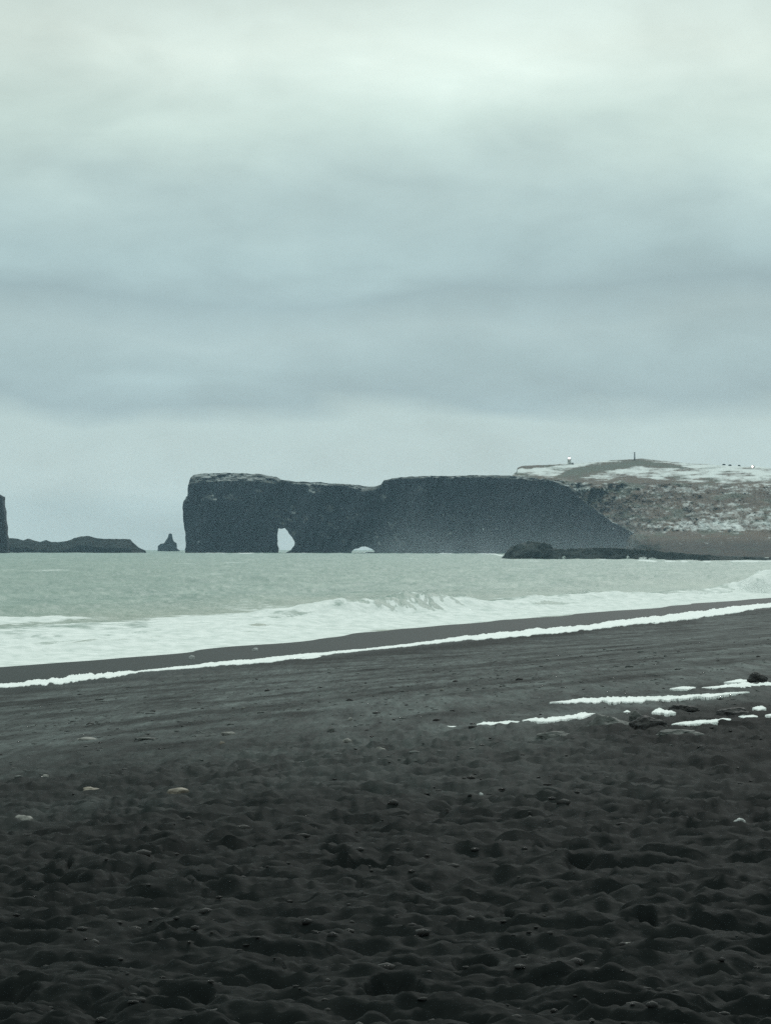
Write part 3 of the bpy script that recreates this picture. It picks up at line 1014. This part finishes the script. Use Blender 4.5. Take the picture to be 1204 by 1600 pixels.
# snow cover
nz = fbm(UU * 0.035, HV * 0.30, 5, 210, 0.6)
nz2 = fbm(UU * 0.13 + HV * 0.08, HV * 0.24 - UU * 0.03, 6, 211, 0.75)
edge1 = np.repeat(v1[None], len(rows), 0)
sky1 = np.repeat(v0[None], len(rows), 0)
cover = 0.93 - 0.45 * sstep(0.35, 1.0, (HV - sky1) / (edge1 - sky1)) * 1.0
cover = np.where(HV > edge1 - 2, 0.36 - 0.0 * HV, cover)
cover = cover + 0.10 * np.exp(-((HV - 764) / 8) ** 2)
cl = np.exp(-((HV - 819 - 0.02 * (UU - 1000) - 7 * fbm(UU * 0.02, UU * 0, 3, 215)) / 9) ** 2) * sstep(985, 1030, UU) * np.clip(0.8 + 0.7 * fbm(UU * 0.04, HV * 0.06, 3, 216), 0, 1.3)
cover = cover + np.where(HV > edge1 - 2, 0.06, 0) + 0.30 * cl + 0.16 * np.exp(-((HV - 803) / 12) ** 2) * sstep(1040, 1110, UU)
cover = cover + 0.25 * np.exp(-((HV - 770) / 14) ** 2) * (1 - sstep(905, 925, UU))
cover = np.where(HV > 836 + 5 * fbm(UU * 0.03, UU * 0, 3, 218), 0.26 + 0.10 * sstep(1080, 1120, UU), cover)
cover = cover - 0.5 * sstep(852, 862, HV)
cover = cover - 0.7 * np.exp(-((HV - sky1 - 1.5 - 1.5 * fbm(UU * 0.1, UU * 0, 3, 217)) / 2.0) ** 2) * sstep(802, 808, UU) * (1 - sstep(850, 885, UU))
mound = np.exp(-((HV - (ip(UU, [(860, 748), (900, 737), (950, 729), (1000, 723), (1060, 730), (1100, 735)]))) / ip(UU, [(860, 3), (930, 7), (990, 6), (1040, 3), (1085, 1.5)])) ** 2 * 0.9)
mound = mound * sstep(862, 885, UU) * (1 - sstep(1060, 1090, UU)) * (1 - 0.0 * UU)
cover = cover - 0.85 * np.clip(mound * 1.1, 0, 1)
snow = 0.92 * sstep(0.28, 1.0, cover + np.where(HV > edge1 - 2, 0.28 * nz2 + 0.16 * nz, 0.42 * nz + 0.16 * nz2))
green = sstep(0.0, 0.6, fbm(UU * 0.03, HV * 0.12, 4, 220)) * 0.8 + mound
rocky = sstep(836, 852, HV)
m_hill, t, b = material('snowy_hillside')
nh = tnoise(t, 0.05, 6, 0.65)
nh2 = tnoise(t, 0.25, 5, 0.65)
ch = mix(t, ramp(t, nh, [(0.35, 0), (0.65, 1)]), (0.092, 0.065, 0.048), (0.170, 0.125, 0.088))
ch = mix(t, ramp(t, nh2, [(0.40, 0), (0.75, 0.8)]), ch, (0.075, 0.076, 0.068))
ch = mix(t, attr(t, 'green'), ch, (0.095, 0.105, 0.078))
ch = mix(t, mnode(t, 'MULTIPLY', attr(t, 'rocky'), ramp(t, nh2, [(0.35, 0.25), (0.6, 1.0)])), ch, (0.028, 0.031, 0.030))
sn = mnode(t, 'ADD', attr(t, 'snow'), mnode(t, 'MULTIPLY_ADD', nh2, 0.5, -0.25), clamp=True)
ch = mix(t, ramp(t, sn, [(0.2, 0), (0.95, 1)]), ch, (0.72, 0.76, 0.75))
t.links.new(ch, b.inputs['Base Color'])
b.inputs['Roughness'].default_value = 0.95
b.inputs['Specular IOR Level'].default_value = 0.15
bump(t, b, nh2, 0.5, 1.2)
o = mesh_obj('hill', np.stack([HX, HD, HZ], -1).reshape(-1, 3), grid_faces(*HV.shape), m_hill,
             attrs={'snow': snow, 'green': np.clip(green, 0, 1), 'rocky': rocky})
tag(o, 'brown hillside with patchy snow rising to a snowy plateau', kind='structure')


def hill_point(px, py):
    j = int(np.argmin(np.abs(HU - px)))
    k = 14 + int(np.argmin(np.abs(HV[14:200, j] - py)))
    return HX[k, j], HD[k, j], HZ[k, j]


# ------------------------------------------------------------------ small buildings on the plateau
def plain(name, c, rough=0.6, emit=0.0, metal=0.0):
    m, t, b = material(name)
    n = tnoise(t, 0.8, 4)
    t.links.new(mix(t, n, tuple(x * 0.85 for x in c), tuple(min(1, x * 1.12) for x in c)), b.inputs['Base Color'])
    b.inputs['Roughness'].default_value = rough
    b.inputs['Metallic'].default_value = metal
    if emit:
        b.inputs['Emission Color'].default_value = (1.0, 0.96, 0.9, 1)
        b.inputs['Emission Strength'].default_value = emit
    return m


m_wall = plain('white_render', (0.62, 0.62, 0.58))
m_trim = plain('grey_concrete', (0.22, 0.22, 0.21))
m_roof = plain('dark_roof', (0.06, 0.06, 0.065))
m_glass = plain('dark_glass', (0.03, 0.035, 0.04), 0.15)
m_lamp = plain('lit_lamp', (0.9, 0.88, 0.84), 0.4, 4.0)
m_steel = plain('dark_steel', (0.05, 0.055, 0.055), 0.5, 0, 0.4)


class MB:
    def __init__(self):
        self.bm = bmesh.new()

    def box(self, c, s, bev=0.0):
        r = bmesh.ops.create_cube(self.bm, size=1.0)
        for v in r['verts']:
            v.co = Vector((v.co.x * s[0] + c[0], v.co.y * s[1] + c[1], v.co.z * s[2] + c[2]))
        return self

    def cyl(self, c, r1, r2, h, seg=16):
        r = bmesh.ops.create_cone(self.bm, cap_ends=True, segments=seg, radius1=r1, radius2=r2, depth=h)
        for v in r['verts']:
            v.co += Vector((c[0], c[1], c[2] + h / 2))
        return self

    def ball(self, c, r):
        q = bmesh.ops.create_icosphere(self.bm, subdivisions=3, radius=r)
        for v in q['verts']:
            v.co += Vector(c)
        return self

    def taper(self, c, s1, s2, h):
        r = bmesh.ops.create_cube(self.bm, size=1.0)
        for v in r['verts']:
            s = s1 if v.co.z < 0 else s2
            v.co = Vector((v.co.x * s + c[0], v.co.y * s + c[1], c[2] + (v.co.z + 0.5) * h))
        return self

    def prism(self, c, w_, d_, h_):
        b = self.bm
        pts = []
        for y in (-d_ / 2, d_ / 2):
            pts.append([b.verts.new((c[0] + x, c[1] + y, c[2] + zz)) for x, zz in ((-w_ / 2, 0), (w_ / 2, 0), (0, h_))])
        b.faces.new(pts[0])
        b.faces.new(pts[1][::-1])
        for i in range(3):
            j = (i + 1) % 3
            b.faces.new((pts[0][i], pts[1][i], pts[1][j], pts[0][j]))
        bmesh.ops.recalc_face_normals(b, faces=b.faces)
        return self

    def build(self, name, mat, parent):
        me = bpy.data.meshes.new(name)
        self.bm.to_mesh(me)
        self.bm.free()
        me.materials.append(mat)
        o = bpy.data.objects.new(name, me)
        col.objects.link(o)
        if parent:
            o.parent = parent
        return o


p = hill_point(889, 725.5)
lh = empty('lighthouse', (p[0], p[1], p[2] - 0.6))
tag(lh, 'small pale lighthouse with a lit lantern on the snowy plateau above the dark cliff', 'lighthouse')
MB().taper((0, 0, 0), 3.6, 3.0, 5.0).build('tower', m_wall, lh)
MB().box((0, 0, 5.12), (4.0, 4.0, 0.24)).box((0, -1.95, 5.65), (4.0, 0.08, 0.08)).box((0, 1.95, 5.65), (4.0, 0.08, 0.08)) \
    .box((-1.95, 0, 5.65), (0.08, 3.8, 0.08)).box((1.95, 0, 5.65), (0.08, 3.8, 0.08)).build('gallery', m_trim, lh)
lan = MB().cyl((0, 0, 5.25), 1.15, 1.15, 0.5).build('lantern', m_trim, lh)
MB().cyl((0, 0, 7.35), 1.35, 0.2, 0.8).build('roof', m_trim, lan)
MB().ball((0, 0, 6.55), 1.05).build('lamp', m_lamp, lan)
MB().box((-0.5, -1.72, 3.4), (0.5, 0.1, 0.9)).build('window', m_glass, lh)
MB().box((0.4, -1.84, 1.0), (0.8, 0.1, 1.9)).build('door', m_roof, lh)
an = MB().box((2.9, 0, 1.0), (2.2, 3.4, 2.0)).build('annex', m_trim, lh)
MB().box((2.9, 0, 2.11), (2.5, 3.7, 0.2)).build('roof', m_roof, an)

p = hill_point(991, 719)
ms = empty('mast', (p[0], p[1], p[2] - 0.8))
tag(ms, 'thin dark mast on the highest point of the snowy hill', 'mast')
MB().cyl((0, 0, 0), 0.75, 0.45, 8.2, 12).build('pole', m_steel, ms)
MB().box((0, 0, 0.5), (4.2, 3.0, 1.5)).build('base', m_trim, ms)
MB().cyl((0, 0, 8.2), 0.85, 0.85, 0.35, 12).build('cap', m_steel, ms)

p = hill_point(1175, 731)
hb = empty('hut', (p[0], p[1], p[2] - 0.4))
tag(hb, 'small white building with a bright light on the snowy skyline near the right edge', 'hut')
MB().box((0, 0, 1.1), (3.6, 3.0, 2.2)).build('wall', m_wall, hb)
MB().prism((0, 0, 2.2), 4.0, 3.3, 1.0).build('roof', m_wall, hb)
MB().box((0.9, -1.53, 0.9), (0.8, 0.06, 1.7)).build('door', m_roof, hb)
MB().ball((-0.4, -1.9, 1.6), 0.75).build('lamp', m_lamp, hb)


def ridge_rock(px, py, wp, hp, label, seed):
    x, y, zz = hill_point(px, py)
    k = y / F
    bm = bmesh.new()
    bmesh.ops.create_icosphere(bm, subdivisions=3, radius=1.0)
    v = np.array([q.co[:] for q in bm.verts])
    n = fbm3(v[:, 0] * 1.4 + seed, v[:, 1] * 1.4, v[:, 2] * 1.4, 3, seed)
    v = v * (1 + 0.3 * n)[:, None] * np.array([wp / 2 * k, wp / 2 * k, hp * 0.6 * k])
    for q, c in zip(bm.verts, v):
        q.co = c
    me = bpy.data.meshes.new('boulder')
    bm.to_mesh(me)
    bm.free()
    me.materials.append(m_islet)
    o = bpy.data.objects.new('boulder', me)
    col.objects.link(o)
    o.location = (x, y, zz + hp * 0.15 * k)
    tag(o, label, 'boulder', 'dark boulders on the snowy skyline')


ridge_rock(1130, 727, 5, 3, 'leftmost of three dark boulders on the snowy skyline left of the hut', 1)
ridge_rock(1139.5, 727.5, 6, 3, 'middle one of three dark boulders on the snowy skyline left of the hut', 2)
ridge_rock(1154, 728.5, 5, 2.6, 'dark boulder on the snowy skyline nearest the lit hut', 3)


# ------------------------------------------------------------------ air
def volume(name, verts, faces, density, color, label):
    m = bpy.data.materials.new(name)
    m.use_nodes = True
    t = m.node_tree
    t.nodes.clear()
    pv = t.nodes.new('ShaderNodeVolumePrincipled')
    pv.inputs['Color'].default_value = (*color, 1)
    pv.inputs['Density'].default_value = density
    pv.inputs['Anisotropy'].default_value = 0.2
    out = t.nodes.new('ShaderNodeOutputMaterial')
    t.links.new(pv.outputs[0], out.inputs['Volume'])
    me = bpy.data.meshes.new(name)
    me.from_pydata(verts, [], faces)
    bm = bmesh.new()
    bm.from_mesh(me)
    bmesh.ops.recalc_face_normals(bm, faces=bm.faces)
    bm.to_mesh(me)
    bm.free()
    me.materials.append(m)
    o = bpy.data.objects.new(name, me)
    col.objects.link(o)
    tag(o, label, kind='stuff')
    return o


def boxvf(x0, x1, y0, y1, z0, z1):
    v = [(x, y, zz) for x in (x0, x1) for y in (y0, y1) for zz in (z0, z1)]
    f = [(0, 1, 3, 2), (4, 6, 7, 5), (0, 4, 5, 1), (2, 3, 7, 6), (0, 2, 6, 4), (1, 5, 7, 3)]
    return v, f


HAZE = 4.6e-5
v, f = boxvf(-28000, 28000, -400, 9050, -120, 110)
volume('haze', v, f, HAZE, (0.56, 0.80, 1.0), 'thin pale sea air over the whole bay')
# spray drifting at the foot of the cliffs: thick at the water, thinning out upward
prof_ = [(-6, -300), (-6, -12), (64, -12), (40, -50), (22, -120), (9, -210)]
vs, fs = [], []
us = [465, 500, 540, 575, 620, 655, 700, 760, 820, 880, 940, 1000, 1050, 1100]
hs = [0.01, 0.03, 0.15, 0.45, 0.85, 0.95, 0.75, 0.85, 0.95, 0.8, 0.72, 0.6, 0.35, 0.02]
for uu, hk in zip(us, hs):
    Dm = float(D_prom(uu)) - 10
    for zz, dy in prof_:
        Dq = Dm - 12 + (dy + 12) * min(1, hk * 1.3)
        vs.append(((uu - CX) / F * Dm, Dq, (zz if zz < 0 else zz * hk)))
n = len(prof_)
for i in range(len(us) - 1):
    for j in range(n):
        a, b2 = i * n + j, i * n + (j + 1) % n
        fs.append((a, b2, b2 + n, a + n))
fs.append(tuple(range(n)))
fs.append(tuple((len(us) - 1) * n + j for j in range(n)))
volume('sea_mist', vs, fs, 0.0010, (0.86, 0.93, 1.0), 'pale mist of spray drifting at the foot of the headland')
